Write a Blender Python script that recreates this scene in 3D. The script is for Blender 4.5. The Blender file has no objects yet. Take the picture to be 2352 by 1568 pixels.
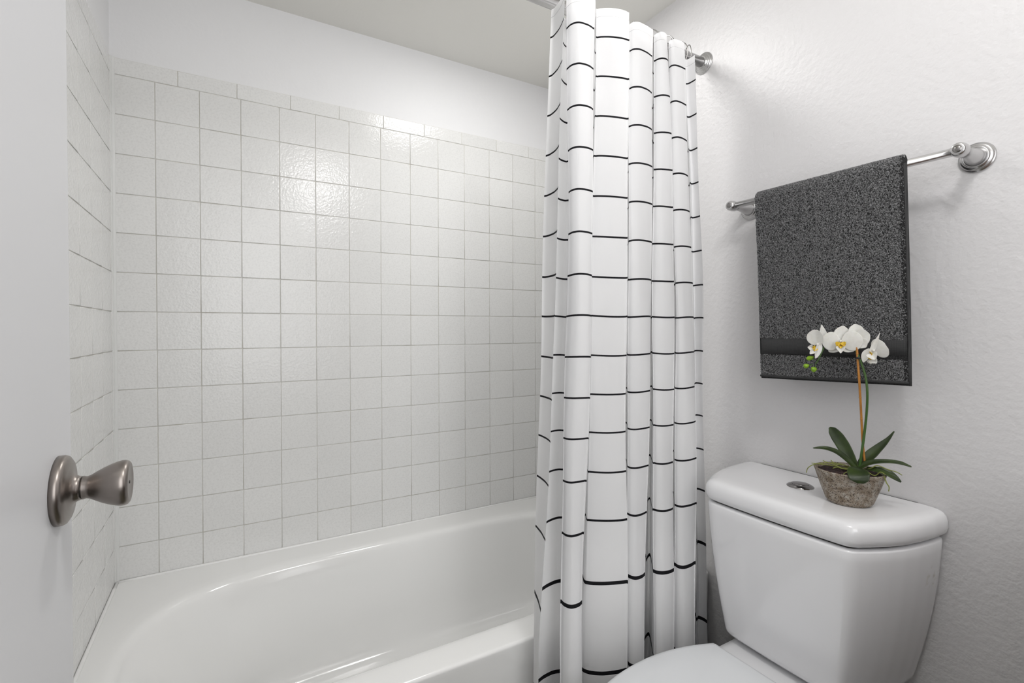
import bpy, bmesh, math, random
from mathutils import Vector, Matrix
random.seed(7)
PI = math.pi
SC = bpy.context.scene
COL = SC.collection

# ------------------------------------------------------------------ camera
CAM = Vector((0.1739, -1.7376, 1.0813))
RX = Vector((0.8653, -0.5013, -0.0023)).normalized()
FW = Vector((0.5012, 0.8653, -0.0100)).normalized()
UP = RX.cross(FW).normalized()
RX = FW.cross(UP).normalized()
FPX, PPY = 1130.47, 767.3
cd = bpy.data.cameras.new('camera')
cd.sensor_width = 36.0
cd.sensor_fit = 'HORIZONTAL'
cd.lens = 36.0 * FPX / 2352.0
cd.shift_y = -(784.0 - PPY) / 2352.0
cd.clip_start = 0.02
cam = bpy.data.objects.new('camera', cd)
COL.objects.link(cam)
cam.matrix_world = Matrix(((RX.x, UP.x, -FW.x, CAM.x), (RX.y, UP.y, -FW.y, CAM.y), (RX.z, UP.z, -FW.z, CAM.z), (0, 0, 0, 1)))
SC.camera = cam

# ------------------------------------------------------------------ view, world, light
SC.view_settings.view_transform = 'Standard'
SC.view_settings.look = 'None'
SC.view_settings.gamma = 1.0
SC.view_settings.use_curve_mapping = False
SC.view_settings.exposure = 0.16
w = bpy.data.worlds.new('world')
SC.world = w
w.use_nodes = True
w.node_tree.nodes['Background'].inputs[0].default_value = (0.8, 0.8, 0.8, 1)
w.node_tree.nodes['Background'].inputs[1].default_value = 0.3


def light(name, kind, loc, energy, color=(1, 1, 1), size=0.1, rot=None, size_y=None):
    d = bpy.data.lights.new(name, kind)
    d.energy = energy
    d.color = color
    if kind == 'AREA':
        d.shape = 'RECTANGLE' if size_y else 'DISK'
        d.size = size
        if size_y:
            d.size_y = size_y
    else:
        d.shadow_soft_size = size
    o = bpy.data.objects.new(name, d)
    o.location = loc
    if rot:
        o.rotation_euler = rot
    COL.objects.link(o)
    return o


LAMP = (0.68, -1.64, 1.985)
light('ceiling_lamp_light', 'POINT', LAMP, 8.6, (1.0, 0.99, 0.985), 0.07)
light('rear_fill_light', 'AREA', (0.42, -2.55, 1.40), 8.2, (0.98, 0.99, 1.0), 0.9, (PI / 2, 0, 0), 1.3)  # soft fill added behind the camera; the wall there has no opening
light('tub_fill_light', 'AREA', (0.92, -0.57, 2.085), 3.6, (1.0, 0.99, 0.97), 0.24)  # fill added above the tub to lift the right-hand tiles



# ------------------------------------------------------------------ helpers
def at(px, py, ax, val):
    """point where the sight line through a pixel of the 2352 x 1568 frame meets the plane axis = val"""
    d = RX * ((px - 1176) / FPX) - UP * ((py - PPY) / FPX) + FW
    t = (val - CAM[ax]) / d[ax]
    return CAM + d * t


def atplane(px, py, o, n):
    d = RX * ((px - 1176) / FPX) - UP * ((py - PPY) / FPX) + FW
    return CAM + d * ((o - CAM).dot(n) / d.dot(n))


def tag(o, label=None, cat=None, group=None, kind=None):
    if label: o['label'] = label
    if cat: o['category'] = cat
    if group: o['group'] = group
    if kind: o['kind'] = kind
    return o


def empty(name, loc=(0, 0, 0)):
    o = bpy.data.objects.new(name, None)
    o.empty_display_size = 0.05
    o.location = loc
    COL.objects.link(o)
    return o


def obj(name, bm, mat, parent=None, smooth=True, loc=None, bevel=0, wn=False):
    if isinstance(bm, bmesh.types.BMesh):
        me = bpy.data.meshes.new(name)
        bm.normal_update()
        bm.to_mesh(me)
        bm.free()
    else:
        me = bm
    if mat is not None and not me.materials:
        for m in (mat if isinstance(mat, (list, tuple)) else [mat]):
            me.materials.append(m)
    if smooth:
        me.shade_smooth() if hasattr(me, 'shade_smooth') else [setattr(p, 'use_smooth', True) for p in me.polygons]
    o = bpy.data.objects.new(name, me)
    COL.objects.link(o)
    if loc is not None:
        o.location = loc
    if parent is not None:
        o.parent = parent
        if loc is None:
            q, acc = parent, Vector((0, 0, 0))
            while q:
                acc += q.location
                q = q.parent
            o.location = -acc                       # geometry is given in world coordinates
    if bevel:
        b = o.modifiers.new('bevel', 'BEVEL')
        b.width = bevel
        b.segments = 3
        b.limit_method = 'ANGLE'
    return o


def box(bm, x0, x1, y0, y1, z0, z1):
    v = [bm.verts.new((x, y, z)) for x in (x0, x1) for y in (y0, y1) for z in (z0, z1)]
    for f in ((0, 1, 3, 2), (4, 6, 7, 5), (0, 4, 5, 1), (2, 3, 7, 6), (0, 2, 6, 4), (1, 5, 7, 3)):
        bm.faces.new([v[i] for i in f])
    return bm


def nb():
    return bmesh.new()


def lathe(bm, profile, seg, org, axis):
    """profile: (distance along axis, radius)"""
    axis = Vector(axis).normalized()
    a = Vector((0, 0, 1)) if abs(axis.z) < 0.9 else Vector((1, 0, 0))
    u = axis.cross(a).normalized()
    v = axis.cross(u).normalized()
    org = Vector(org)
    rings = []
    for t, r in profile:
        c = org + axis * t
        if r < 1e-6:
            rings.append([bm.verts.new(c)])
        else:
            rings.append([bm.verts.new(c + (u * math.cos(2 * PI * k / seg) + v * math.sin(2 * PI * k / seg)) * r) for k in range(seg)])
    for r0, r1 in zip(rings, rings[1:]):
        for k in range(seg):
            k2 = (k + 1) % seg
            if len(r0) == 1 and len(r1) == 1:
                continue
            if len(r0) == 1:
                bm.faces.new((r0[0], r1[k], r1[k2]))
            elif len(r1) == 1:
                bm.faces.new((r0[k], r1[0], r0[k2]))
            else:
                bm.faces.new((r0[k], r1[k], r1[k2], r0[k2]))
    for r in (rings[0], rings[-1]):
        if len(r) > 1:
            bm.faces.new(r)
    bmesh.ops.recalc_face_normals(bm, faces=bm.faces)
    return bm


def spline(pts, n):
    """Catmull-Rom through pts, n samples per span"""
    P = [Vector(p) for p in pts]
    P = [P[0] * 2 - P[1]] + P + [P[-1] * 2 - P[-2]]
    out = []
    for i in range(1, len(P) - 2):
        for k in range(n):
            t = k / n
            a, b, c, d = P[i - 1], P[i], P[i + 1], P[i + 2]
            out.append(0.5 * ((2 * b) + (c - a) * t + (2 * a - 5 * b + 4 * c - d) * t * t + (3 * b - a - 3 * c + d) * t ** 3))
    out.append(P[-2].copy())
    return out


def tube(bm, pts, rad, seg=10, closed=False):
    pts = [Vector(p) for p in pts]
    n = len(pts)
    R = rad if callable(rad) else (lambda t: rad)
    prev = None
    rings = []
    for i, p in enumerate(pts):
        if closed:
            t = pts[(i + 1) % n] - pts[i - 1]
        else:
            t = pts[min(i + 1, n - 1)] - pts[max(i - 1, 0)]
        t.normalize()
        if prev is None:
            a = Vector((0, 0, 1)) if abs(t.z) < 0.9 else Vector((1, 0, 0))
            u = t.cross(a).normalized()
        else:
            u = (prev - t * prev.dot(t)).normalized()
        prev = u
        v = t.cross(u)
        r = R(i / max(1, n - 1))
        rings.append([bm.verts.new(p + (u * math.cos(2 * PI * k / seg) + v * math.sin(2 * PI * k / seg)) * r) for k in range(seg)])
    for i in range(n if closed else n - 1):
        r0, r1 = rings[i], rings[(i + 1) % n]
        for k in range(seg):
            bm.faces.new((r0[k], r0[(k + 1) % seg], r1[(k + 1) % seg], r1[k]))
    if not closed:
        bm.faces.new(list(reversed(rings[0])))
        bm.faces.new(rings[-1])
    return bm


def loft(bm, loops, cap0=True, cap1=True):
    L = [[bm.verts.new(p) for p in lp] for lp in loops]
    n = len(L[0])
    for a, b in zip(L, L[1:]):
        for k in range(n):
            bm.faces.new((a[k], a[(k + 1) % n], b[(k + 1) % n], b[k]))
    if cap0:
        bm.faces.new(list(reversed(L[0])))
    if cap1:
        bm.faces.new(L[-1])
    bmesh.ops.recalc_face_normals(bm, faces=bm.faces)
    return bm


def rrect(x0, x1, y0, y1, r, z, nc=10, ns=12):
    """rounded rectangle loop; r = one radius or four (x0y0, x1y0, x1y1, x0y1)"""
    if not isinstance(r, (list, tuple)):
        r = [r] * 4
    cs = [(x0 + r[0], y0 + r[0], PI, r[0]), (x1 - r[1], y0 + r[1], 1.5 * PI, r[1]), (x1 - r[2], y1 - r[2], 0, r[2]), (x0 + r[3], y1 - r[3], 0.5 * PI, r[3])]
    arcs = []
    for cx, cy, a0, rr in cs:
        arcs.append([Vector((cx + rr * math.cos(a0 + PI / 2 * k / nc), cy + rr * math.sin(a0 + PI / 2 * k / nc), z)) for k in range(nc + 1)])
    out = []
    for i in range(4):
        out += arcs[i]
        a, b = arcs[i][-1], arcs[(i + 1) % 4][0]
        out += [a.lerp(b, (k + 1) / (ns + 1)) for k in range(ns)]
    return out


# ------------------------------------------------------------------ materials
def mat(name, color, rough=0.5, metal=0.0, noise=None, bump=None, coat=0.0, spec=0.5, sss=0.0, randomv=0.0, trans=0.0, coords='Object'):
    """noise = (scale, colour2, contrast_lo, contrast_hi); bump = [(scale, strength, distance), ...]"""
    m = bpy.data.materials.new(name)
    m.use_nodes = True
    nt = m.node_tree
    N, L = nt.nodes, nt.links
    b = N['Principled BSDF']
    b.inputs['Base Color'].default_value = (*color, 1)
    b.inputs['Roughness'].default_value = rough
    b.inputs['Metallic'].default_value = metal
    b.inputs['Specular IOR Level'].default_value = spec
    if coat:
        b.inputs['Coat Weight'].default_value = coat
        b.inputs['Coat Roughness'].default_value = 0.06
    if sss:
        b.inputs['Subsurface Weight'].default_value = sss
        b.inputs['Subsurface Radius'].default_value = (0.004, 0.003, 0.002)
    if trans:
        b.inputs['Transmission Weight'].default_value = trans
    tc = N.new('ShaderNodeTexCoord')
    vec = tc.outputs[coords]
    last = None
    if noise:
        t = N.new('ShaderNodeTexNoise')
        t.inputs['Scale'].default_value = noise[0]
        t.inputs['Detail'].default_value = 5
        L.new(vec, t.inputs['Vector'])
        mr = N.new('ShaderNodeMapRange')
        mr.inputs[1].default_value = noise[2]
        mr.inputs[2].default_value = noise[3]
        L.new(t.outputs['Fac'], mr.inputs[0])
        mx = N.new('ShaderNodeMix')
        mx.data_type = 'RGBA'
        mx.inputs[6].default_value = (*color, 1)
        mx.inputs[7].default_value = (*noise[1], 1)
        L.new(mr.outputs[0], mx.inputs[0])
        last = mx.outputs[2]
    if randomv:
        oi = N.new('ShaderNodeObjectInfo')
        mr = N.new('ShaderNodeMapRange')
        mr.inputs[3].default_value = 1 - randomv
        mr.inputs[4].default_value = 1 + randomv
        L.new(oi.outputs['Random'], mr.inputs[0])
        hs = N.new('ShaderNodeHueSaturation')
        hs.inputs['Color'].default_value = (*color, 1)
        if last:
            L.new(last, hs.inputs['Color'])
        L.new(mr.outputs[0], hs.inputs['Value'])
        last = hs.outputs[0]
    if last:
        L.new(last, b.inputs['Base Color'])
    if bump:
        prevn = None
        for sc_, st, di in bump:
            t = N.new('ShaderNodeTexNoise')
            t.inputs['Scale'].default_value = sc_
            t.inputs['Detail'].default_value = 2
            L.new(vec, t.inputs['Vector'])
            bp = N.new('ShaderNodeBump')
            bp.inputs['Strength'].default_value = st
            bp.inputs['Distance'].default_value = di
            L.new(t.outputs['Fac'], bp.inputs['Height'])
            if prevn:
                L.new(prevn, bp.inputs['Normal'])
            prevn = bp.outputs[0]
        L.new(prevn, b.inputs['Normal'])
    return m


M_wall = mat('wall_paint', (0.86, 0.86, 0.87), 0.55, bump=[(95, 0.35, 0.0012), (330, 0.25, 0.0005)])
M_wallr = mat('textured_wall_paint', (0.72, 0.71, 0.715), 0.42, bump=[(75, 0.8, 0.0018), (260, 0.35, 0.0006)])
M_ceil = mat('ceiling_paint', (0.88, 0.87, 0.83), 0.8, bump=[(140, 0.3, 0.001)])
M_tile = mat('glazed_tile', (0.84, 0.84, 0.83), 0.16, noise=(230, (0.78, 0.78, 0.77), 0.45, 0.7), bump=[(170, 0.45, 0.0012), (70, 0.30, 0.0014)], randomv=0.02, coords='Object')
M_grout = mat('grout', (0.72, 0.71, 0.67), 0.8, noise=(11, (0.54, 0.51, 0.45), 0.5, 0.75))
M_caulk = mat('caulk', (0.78, 0.785, 0.775), 0.4)
M_tub = mat('tub_enamel', (0.92, 0.92, 0.91), 0.12, coat=0.4)
M_porc = mat('white_porcelain', (0.92, 0.92, 0.935), 0.10, coat=0.5)
M_seat = mat('seat_plastic', (0.85, 0.87, 0.89), 0.22)
M_door = mat('door_paint', (0.75, 0.755, 0.775), 0.38, bump=[(60, 0.06, 0.001)])
M_nickel = mat('satin_nickel', (0.30, 0.27, 0.25), 0.33, 1.0, bump=[(900, 0.05, 0.0002)])
M_chrome = mat('brushed_chrome', (0.60, 0.595, 0.595), 0.25, 1.0)
M_mirror = mat('polished_chrome', (0.30, 0.29, 0.285), 0.08, 1.0)
M_dark = mat('dark_gap', (0.03, 0.028, 0.025), 0.6)
M_wire = mat('ring_wire', (0.42, 0.41, 0.40), 0.3, 1.0)
M_floor = mat('vinyl_floor', (0.12, 0.11, 0.06), 0.4, noise=(6, (0.09, 0.08, 0.045), 0.4, 0.7))
M_cloth = mat('white_polyester', (0.96, 0.96, 0.97), 0.75, bump=[(1800, 0.12, 0.0003)], spec=0.2)
M_stitch = mat('hem_stitching', (0.55, 0.55, 0.56), 0.8)
M_line = mat('black_print', (0.008, 0.008, 0.01), 0.7, spec=0.2)
M_towel = mat('charcoal_cotton', (0.020, 0.020, 0.021), 0.95, noise=(600, (0.045, 0.045, 0.045), 0.4, 0.65), bump=[(700, 0.6, 0.001)], spec=0.1)
M_band = mat('towel_band_weave', (0.040, 0.040, 0.041), 0.9, spec=0.1)
M_pile = mat('towel_loops', (0.055, 0.055, 0.056), 0.9, noise=(480, (0.34, 0.34, 0.345), 0.39, 0.62), spec=0.15)
M_glassd = bpy.data.materials.new('opal_glass')
M_glassd.use_nodes = True


def sheer(m, fac, col):
    nt = m.node_tree
    N, L = nt.nodes, nt.links
    t = N.new('ShaderNodeBsdfTranslucent')
    t.inputs[0].default_value = (*col, 1)
    x = N.new('ShaderNodeMixShader')
    x.inputs[0].default_value = fac
    L.new(N['Principled BSDF'].outputs[0], x.inputs[1])
    L.new(t.outputs[0], x.inputs[2])
    L.new(x.outputs[0], N['Material Output'].inputs[0])


sheer(M_cloth, .30, (.93, .93, .93))


def weave(m):
    nt = m.node_tree
    N, L = nt.nodes, nt.links
    tc = N.new('ShaderNodeTexCoord')
    c = N.new('ShaderNodeTexChecker')
    c.inputs['Scale'].default_value = 950
    c.inputs[1].default_value = (0.085, 0.085, 0.086, 1)
    c.inputs[2].default_value = (0.040, 0.040, 0.041, 1)
    mp = N.new('ShaderNodeMapping')
    mp.inputs['Rotation'].default_value = (PI / 4, 0, 0)
    L.new(tc.outputs['Object'], mp.inputs[0])
    L.new(mp.outputs[0], c.inputs[0])
    L.new(c.outputs[0], N['Principled BSDF'].inputs['Base Color'])
    bp = N.new('ShaderNodeBump')
    bp.inputs['Distance'].default_value = 0.0008
    L.new(c.outputs['Fac'], bp.inputs['Height'])
    L.new(bp.outputs[0], N['Principled BSDF'].inputs['Normal'])


weave(M_band)

# ------------------------------------------------------------------ room shell
XL, XR, YF, ZC = -0.102, 1.387, -2.60, 2.10
TILE_D = 0.0015


def struct(name, bm, m, **k):
    o = obj(name, bm, m, smooth=False, **k)
    o['kind'] = 'structure'
    return o


floor_ = struct('floor', box(nb(), XL - .1, XR + .1, YF - .1, .1, -.1, 0), M_floor)
ceil_ = struct('ceiling', box(nb(), XL - .1, XR + .1, YF - .1, .1, ZC, ZC + .1), M_ceil)
wall_back = struct('wall_back', box(nb(), XL - .1, XR + .1, 0, .1, 0, ZC), M_wall)
wall_left = struct('wall_left', box(nb(), XL - .1, XL, YF, 0, 0, ZC), M_wall)
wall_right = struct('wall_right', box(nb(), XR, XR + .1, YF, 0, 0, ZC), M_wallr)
wall_front = struct('wall_front', box(nb(), XL - .1, XR + .1, YF - .1, YF, 0, ZC), M_wall)

ZT = 1.79          # lower edge of the border tiles
PX, PZ = 0.10764, 0.1095
GAP = 0.0021
RIM = 0.380
cache = {}


def tile_mesh(wd, ht, axis):
    """pillowed ceramic tile, centred, standing in the xz plane (axis 'x', faces -y) or the yz plane"""
    key = (round(wd, 4), round(ht, 4), axis)
    if key in cache:
        return cache[key]
    bm = nb()
    lv = []
    for inset, d in ((0, 0), (0, TILE_D * 0.62), (0.0004, TILE_D * 0.9), (0.0013, TILE_D)):
        a, b = wd / 2 - inset, ht / 2 - inset
        ring = []
        for sx, sz in ((-1, -1), (1, -1), (1, 1), (-1, 1)):
            p = (sx * a, -d, sz * b) if axis == 'x' else ((d, sx * a, sz * b) if axis == 'l' else (-d, sx * a, sz * b))
            ring.append(bm.verts.new(p))
        lv.append(ring)
    for r0, r1 in zip(lv, lv[1:]):
        for k in range(4):
            bm.faces.new((r0[k], r0[(k + 1) % 4], r1[(k + 1) % 4], r1[k]))
    bm.faces.new(lv[-1])
    bm.faces.new(list(reversed(lv[0])))
    bmesh.ops.recalc_face_normals(bm, faces=bm.faces)
    me = bpy.data.meshes.new('tile')
    bm.to_mesh(me)
    bm.free()
    me.materials.append(M_tile)
    me.shade_smooth()
    # flat shading on the face, smooth on the edge
    for p in me.polygons:
        p.use_smooth = p.area < 0.3 * wd * ht
    cache[key] = me
    return me


def put_tile(name, parent, axis, u0, u1, z0, z1):
    me = tile_mesh(u1 - u0 - GAP, z1 - z0 - GAP, axis)
    o = bpy.data.objects.new(name, me)
    c, zc = (u0 + u1) / 2, (z0 + z1) / 2
    j = random.uniform(-.0002, .0002)
    o.location = (c, -0.0012 + j, zc) if axis == 'x' else ((XL + 0.0012 + j, c, zc) if axis == 'l' else (XR - 0.0012 + j, c, zc))
    o.rotation_euler = (random.uniform(-.003, .003) if axis == 'x' else 0, random.uniform(-.003, .003) if axis != 'x' else 0, random.uniform(-.003, .003))
    o.parent = parent
    COL.objects.link(o)


zs = [ZT - PZ * j for j in range(13)] + [RIM + 0.0005]
xs = [XL + 0.008] + [PX * k for k in range(13)] + [XR - 0.004]
grout = obj('grout', box(nb(), XL, XR, -0.0012, 0, RIM - .02, ZT + .046), M_grout, wall_back, smooth=False)
for a, b in zip(xs, xs[1:]):
    for z1, z0 in zip(zs, zs[1:]):
        put_tile('tile', wall_back, 'x', a, b, z0, z1)
tx = [XL + 0.008] + [0.0546 + 0.15062 * k for k in range(9)] + [XR - 0.004]
for a, b in zip(tx, tx[1:]):
    put_tile('border_tile', wall_back, 'x', a, b, ZT, ZT + 0.046)
ysl = [-0.008, -0.0235] + [-0.133 - PZ * k for k in range(7)]
ysl[-1] = -0.80
grout = obj('grout', box(nb(), XL, XL + .0012, -0.80, -0.002, RIM - .02, ZT + .046), M_grout, wall_left, smooth=False)
for b, a in zip(ysl, ysl[1:]):
    for z1, z0 in zip(zs, zs[1:]):
        put_tile('tile', wall_left, 'l', a, b, z0, z1)
for k, b in enumerate([-0.008, -0.10, -0.2506, -0.4012, -0.5518, -0.7024]):
    a = [-0.10, -0.2506, -0.4012, -0.5518, -0.7024, -0.80][k]
    put_tile('border_tile', wall_left, 'l', a, b, ZT, ZT + 0.046)
ysr = [-0.006] + [-0.1 - PZ * k for k in range(6)] + [-0.70]
grout = obj('grout', box(nb(), XR - .0012, XR, -0.70, -0.002, RIM - .02, ZT + .046), M_grout, wall_right, smooth=False)
for b, a in zip(ysr, ysr[1:]):
    for z1, z0 in zip(zs, zs[1:]):
        put_tile('tile', wall_right, 'r', a, b, z0, z1)
for b, a in zip([-0.006, -0.15, -0.30, -0.45, -0.60], [-0.15, -0.30, -0.45, -0.60, -0.70]):
    put_tile('border_tile', wall_right, 'r', a, b, ZT, ZT + 0.046)

# caulk: the corner bead and the bead along the tub
bm = nb()
prof = [(XL, 0), (XL, -.0112), (XL + .0045, -.0102), (XL + .0060, -.0060), (XL + .0112, -.0045), (XL + .0125, 0)]
loft(bm, [[Vector((x, y, z)) for x, y in prof] for z in (RIM, ZT + 0.047)])
obj('caulk_bead', bm, M_caulk, wall_back, smooth=False)
# ------------------------------------------------------------------ bathtub
TX0, TX1, TY0, TY1 = XL + .0068, XR - .0068, -0.792, -0.0068


def tub_loops():
    L = []
    L.append(rrect(TX0, TX1, TY0 + .010, TY1, .004, 0.0))
    L.append(rrect(TX0, TX1, TY0 + .002, TY1, .004, 0.33))
    for a in (0, 20, 40, 60, 80, 90):                         # rolled outer edge
        r = .008
        c, s = math.cos(math.radians(a)), math.sin(math.radians(a))
        L.append(rrect(TX0, TX1, TY0 + r * (1 - c), TY1, .004, RIM - .010 + r * s))
    L.append(rrect(TX0 + .02, TX1 - .02, TY0 + .045, TY1 - .02, (.04, .04, .04, .05), RIM - .002))
    # inner edge
    ix0, ix1, iy0, iy1 = -.022, 1.300, -.694, -.128
    for k, (a) in enumerate((90, 70, 50, 30, 10)):
        r = .028
        c, s = math.cos(math.radians(a)), math.sin(math.radians(a))
        e = r * c
        L.append(rrect(ix0 - .028 + e, ix1 + .028 - e, iy0 - .028 + e, iy1 + .028 - e, (.20, .17, .17, .25), RIM - .003 - r * (1 - s)))
    # basin walls
    for t, z in ((.15, .33), (.35, .27), (.6, .19), (.8, .125)):
        L.append(rrect(ix0 + .15 * t, ix1 - .06 * t, iy0 + .055 * t, iy1 - .05 * t, (.19, .15, .15, .235), z))
    bx0, bx1, by0, by1 = ix0 + .15, ix1 - .06, iy0 + .055, iy1 - .05
    for a in (10, 30, 50, 70, 90):
        r = .06
        c, s = math.cos(math.radians(a)), math.sin(math.radians(a))
        e = r * (1 - c)
        L.append(rrect(bx0 + e, bx1 - e, by0 + e, by1 - e, (.15, .12, .12, .17), .115 - r * s))
    L.append(rrect(bx0 + .22, bx1 - .22, by0 + .16, by1 - .16, (.05, .05, .05, .05), .052))
    for i in range(8 + 1, len(L)):                              # ease the corners of the basin
        for _ in range(14):
            n = len(L[i])
            L[i] = [(L[i][k - 1] + L[i][k] * 2 + L[i][(k + 1) % n]) / 4 for k in range(n)]
    return L


tub = empty('bathtub', (0.64, -0.40, 0))
tag(tub, 'white enamel bathtub set between tiled walls behind the striped curtain', 'bathtub')
bm = loft(nb(), tub_loops(), cap0=False)
o = obj('tub_shell', bm, M_tub, tub)
sd = o.modifiers.new('sub', 'SUBSURF'); sd.levels = 1; sd.render_levels = 1
o = obj('drain', lathe(nb(), [(0, 0.0), (0, .03), (.003, .028), (.003, .018), (.001, .016), (.001, 0)], 32, (1.12, -.41, .0525), (0, 0, 1)), M_chrome, tub)
tag(o, 'chrome tub drain')

bm = nb()
tube(bm, spline([(XL + .006, -0.0056, RIM - .0022), (0.3, -.0048, RIM - .0022), (XR - .006, -0.006, RIM - .0022)], 8), 0.0048, 8)
obj('caulk_bead', bm, M_tub, tub)
bm = nb()
tube(bm, spline([(XL + .006, -0.006, RIM - .0022), (XL + .006, -.4, RIM - .0022), (XL + .006, -.79, RIM - .0022)], 8), 0.0048, 8)
obj('caulk_bead', bm, M_tub, tub)

# ------------------------------------------------------------------ door with knob
DX = 0.033
door = struct('door_1', box(nb(), DX - .035, DX, -1.830, -1.066, .012, 2.03), M_door, bevel=.0015)
kx, ky, kz = DX, -1.114, 0.928
rose = obj('rosette', lathe(nb(), [(0, .0), (0, .0328), (.0045, .0330), (.0070, .0318), (.0090, .0285), (.0100, .0225), (.0108, .0170), (.0125, .0135), (.0155, .0118), (.0172, .0114), (.0172, .0)], 64, (kx, ky, kz), (1, 0, 0)), M_nickel, door)
tag(rose, 'round satin nickel rosette')
obj('neck_ring', lathe(nb(), [(.0165, 0), (.0165, .0100), (.0185, .0100), (.0185, 0)], 40, (kx, ky, kz), (1, 0, 0)), M_dark, door)
knob = obj('door_knob', lathe(nb(), [(.0180, 0), (.0180, .0110), (.0190, .0112), (.0215, .0105), (.0245, .0115), (.029, .0142), (.034, .0170), (.039, .0193), (.044, .0212), (.0485, .0223), (.0515, .0222), (.0538, .0212), (.0552, .0194), (.0556, .0175), (.0550, .0145), (.0546, .010), (.0546, .0)], 64, (kx, ky, kz), (1, 0, 0)), M_nickel, door)
tag(knob, 'flared satin nickel door knob')
obj('release_hole', lathe(nb(), [(.0546, 0), (.0546, .0017), (.0550, .0014), (.0550, 0)], 16, (kx, ky, kz), (1, 0, 0)), M_dark, knob)
o = obj('latch_plate', box(nb(), DX - .029, DX - .006, -1.0665, -1.0648, kz - .028, kz + .028), M_nickel, door, smooth=False)

# ------------------------------------------------------------------ curtain rod
ZR, YR = 1.857, -0.767
rod = empty('curtain_rod', (0.64, YR, ZR))
tag(rod, 'chrome shower curtain rod spanning the tub opening below the ceiling', 'curtain rod')
obj('tube', lathe(nb(), [(0, 0), (0, .0142), (XR - XL - .012, .0142), (XR - XL - .012, 0)], 40, (XL + .006, YR, ZR), (1, 0, 0)), M_chrome, rod)
flp = [(0, 0), (0, .0300), (.0030, .0305), (.0055, .0290), (.0060, .0265), (.0090, .0262), (.0105, .0245), (.0110, .0218), (.0145, .0214), (.0160, .0198), (.0165, .0178), (.0240, .0172), (.0255, .0160), (.0255, 0)]
flp = [(a * .55, b) for a, b in flp]
obj('flange', lathe(nb(), flp, 56, (XR, YR, ZR), (-1, 0, 0)), M_chrome, rod)
obj('flange', lathe(nb(), flp, 56, (XL, YR, ZR), (1, 0, 0)), M_chrome, rod)

# ------------------------------------------------------------------ shower curtain
# plan of the folds: (pixel at the top row, middle row, low row, depth y)
LOWF = {}
FOLD = [(1264, 1243, 1226, -.800), (1272, 1252, 1228, -.810), (1284, 1267, 1234, -.836), (1291, 1276, 1238, -.860), (1292, 1277, 1239, -.866), (1290, 1275, 1237, -.842),
        (1287, 1272, 1232, -.806), (1292, 1279, 1245, -.792), (1299, 1292, 1266, -.787), (1301, 1300, 1282, -.790)]


BP = ((0, 0), (.05, .35), (.18, .75), (.40, 1), (.60, .95), (.82, .70), (.96, .35), (1.0, .10))


def fold(l, m, s, hi, lo):
    """one bulging fold; hi and lo = (depth at its left edge, lean towards the room at its right edge, bulge)"""
    for f, b in BP:
        LOWF[len(FOLD)] = lo[0] - lo[1] * f - lo[2] * b
        FOLD.append((l[0] + f * (l[1] - l[0]), m[0] + f * (m[1] - m[0]), s[0] + f * (s[1] - s[0]), hi[0] - hi[1] * f - hi[2] * b))
    for f, y in ((.985, -.835), (.965, -.806), (.985, -.797), (1.0, -.812)):
        LOWF[len(FOLD)] = y
        FOLD.append((l[0] + f * (l[1] - l[0]), m[0] + f * (m[1] - m[0]), s[0] + f * (s[1] - s[0]), y))


FOLD += [(1306, 1308, 1294, -.800)]
fold((1302, 1367), (1303, 1358), (1285, 1338), (-.838, .036, .022), (-.858, .030, .018))
fold((1367, 1444), (1359, 1440), (1341, 1440), (-.848, .024, .010), (-.818, .046, .012))
fold((1445, 1500), (1441, 1496), (1441, 1481), (-.845, .014, .014), (-.846, .020, .014))
FOLD += [(1500, 1495, 1484, -.800), (1502, 1498, 1491, -.798)]
fold((1501, 1537), (1499, 1549), (1499, 1547), (-.842, .018, .012), (-.862, .020, .016))
fold((1538, 1572), (1550, 1595), (1549, 1598), (-.840, .014, .012), (-.868, .020, .016))
FOLD += [(1575, 1597, 1601, -.806), (1582, 1600, 1605, -.810), (1590, 1606, 1614, -.822), (1597, 1611, 1621, -.834), (1599, 1613, 1623, -.838)]
ROWS = (120, 700, 1400)
LV = []
for i in range(3):
    pl = [at(p[i], ROWS[i], 1, p[3] if i < 2 else LOWF.get(q, p[3])) for q, p in enumerate(FOLD)]
    LV.append([Vector((p.x, p.y, 0)) for p in spline(pl, 5)])
ZL = [at(1400, r, 1, -.85).z for r in ROWS]
ZTOP, ZBOT = 1.816, 0.035
ST = [(1.751, .0040), (1.661, .0042), (1.570, .0042), (1.479, .0042), (1.387, .0042), (1.294, .0042), (1.201, .0042), (1.111, .0042), (1.020, .0040), (.930, .0040), (.841, .0040), (.748, .0044), (.634, .0052), (.493, .0078), (.292, .0092), (.11, .0092)]
zlv = {round(ZTOP, 4): 0, round(ZTOP - .018, 4): 0, round(ZTOP - .0190, 4): 0, ZBOT: 0}
for z, t in ST:
    zlv[round(z + t / 2, 4)] = 0
    zlv[round(z - t / 2, 4)] = 0
z = ZTOP - .04
while z > ZBOT + .02:
    if min(abs(z - a) for a in zlv) > .008:
        zlv[round(z, 4)] = 0
    z -= .024
zlv = sorted(zlv, reverse=True)
bm = nb()
grid = []
nP = len(LV[0])
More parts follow.
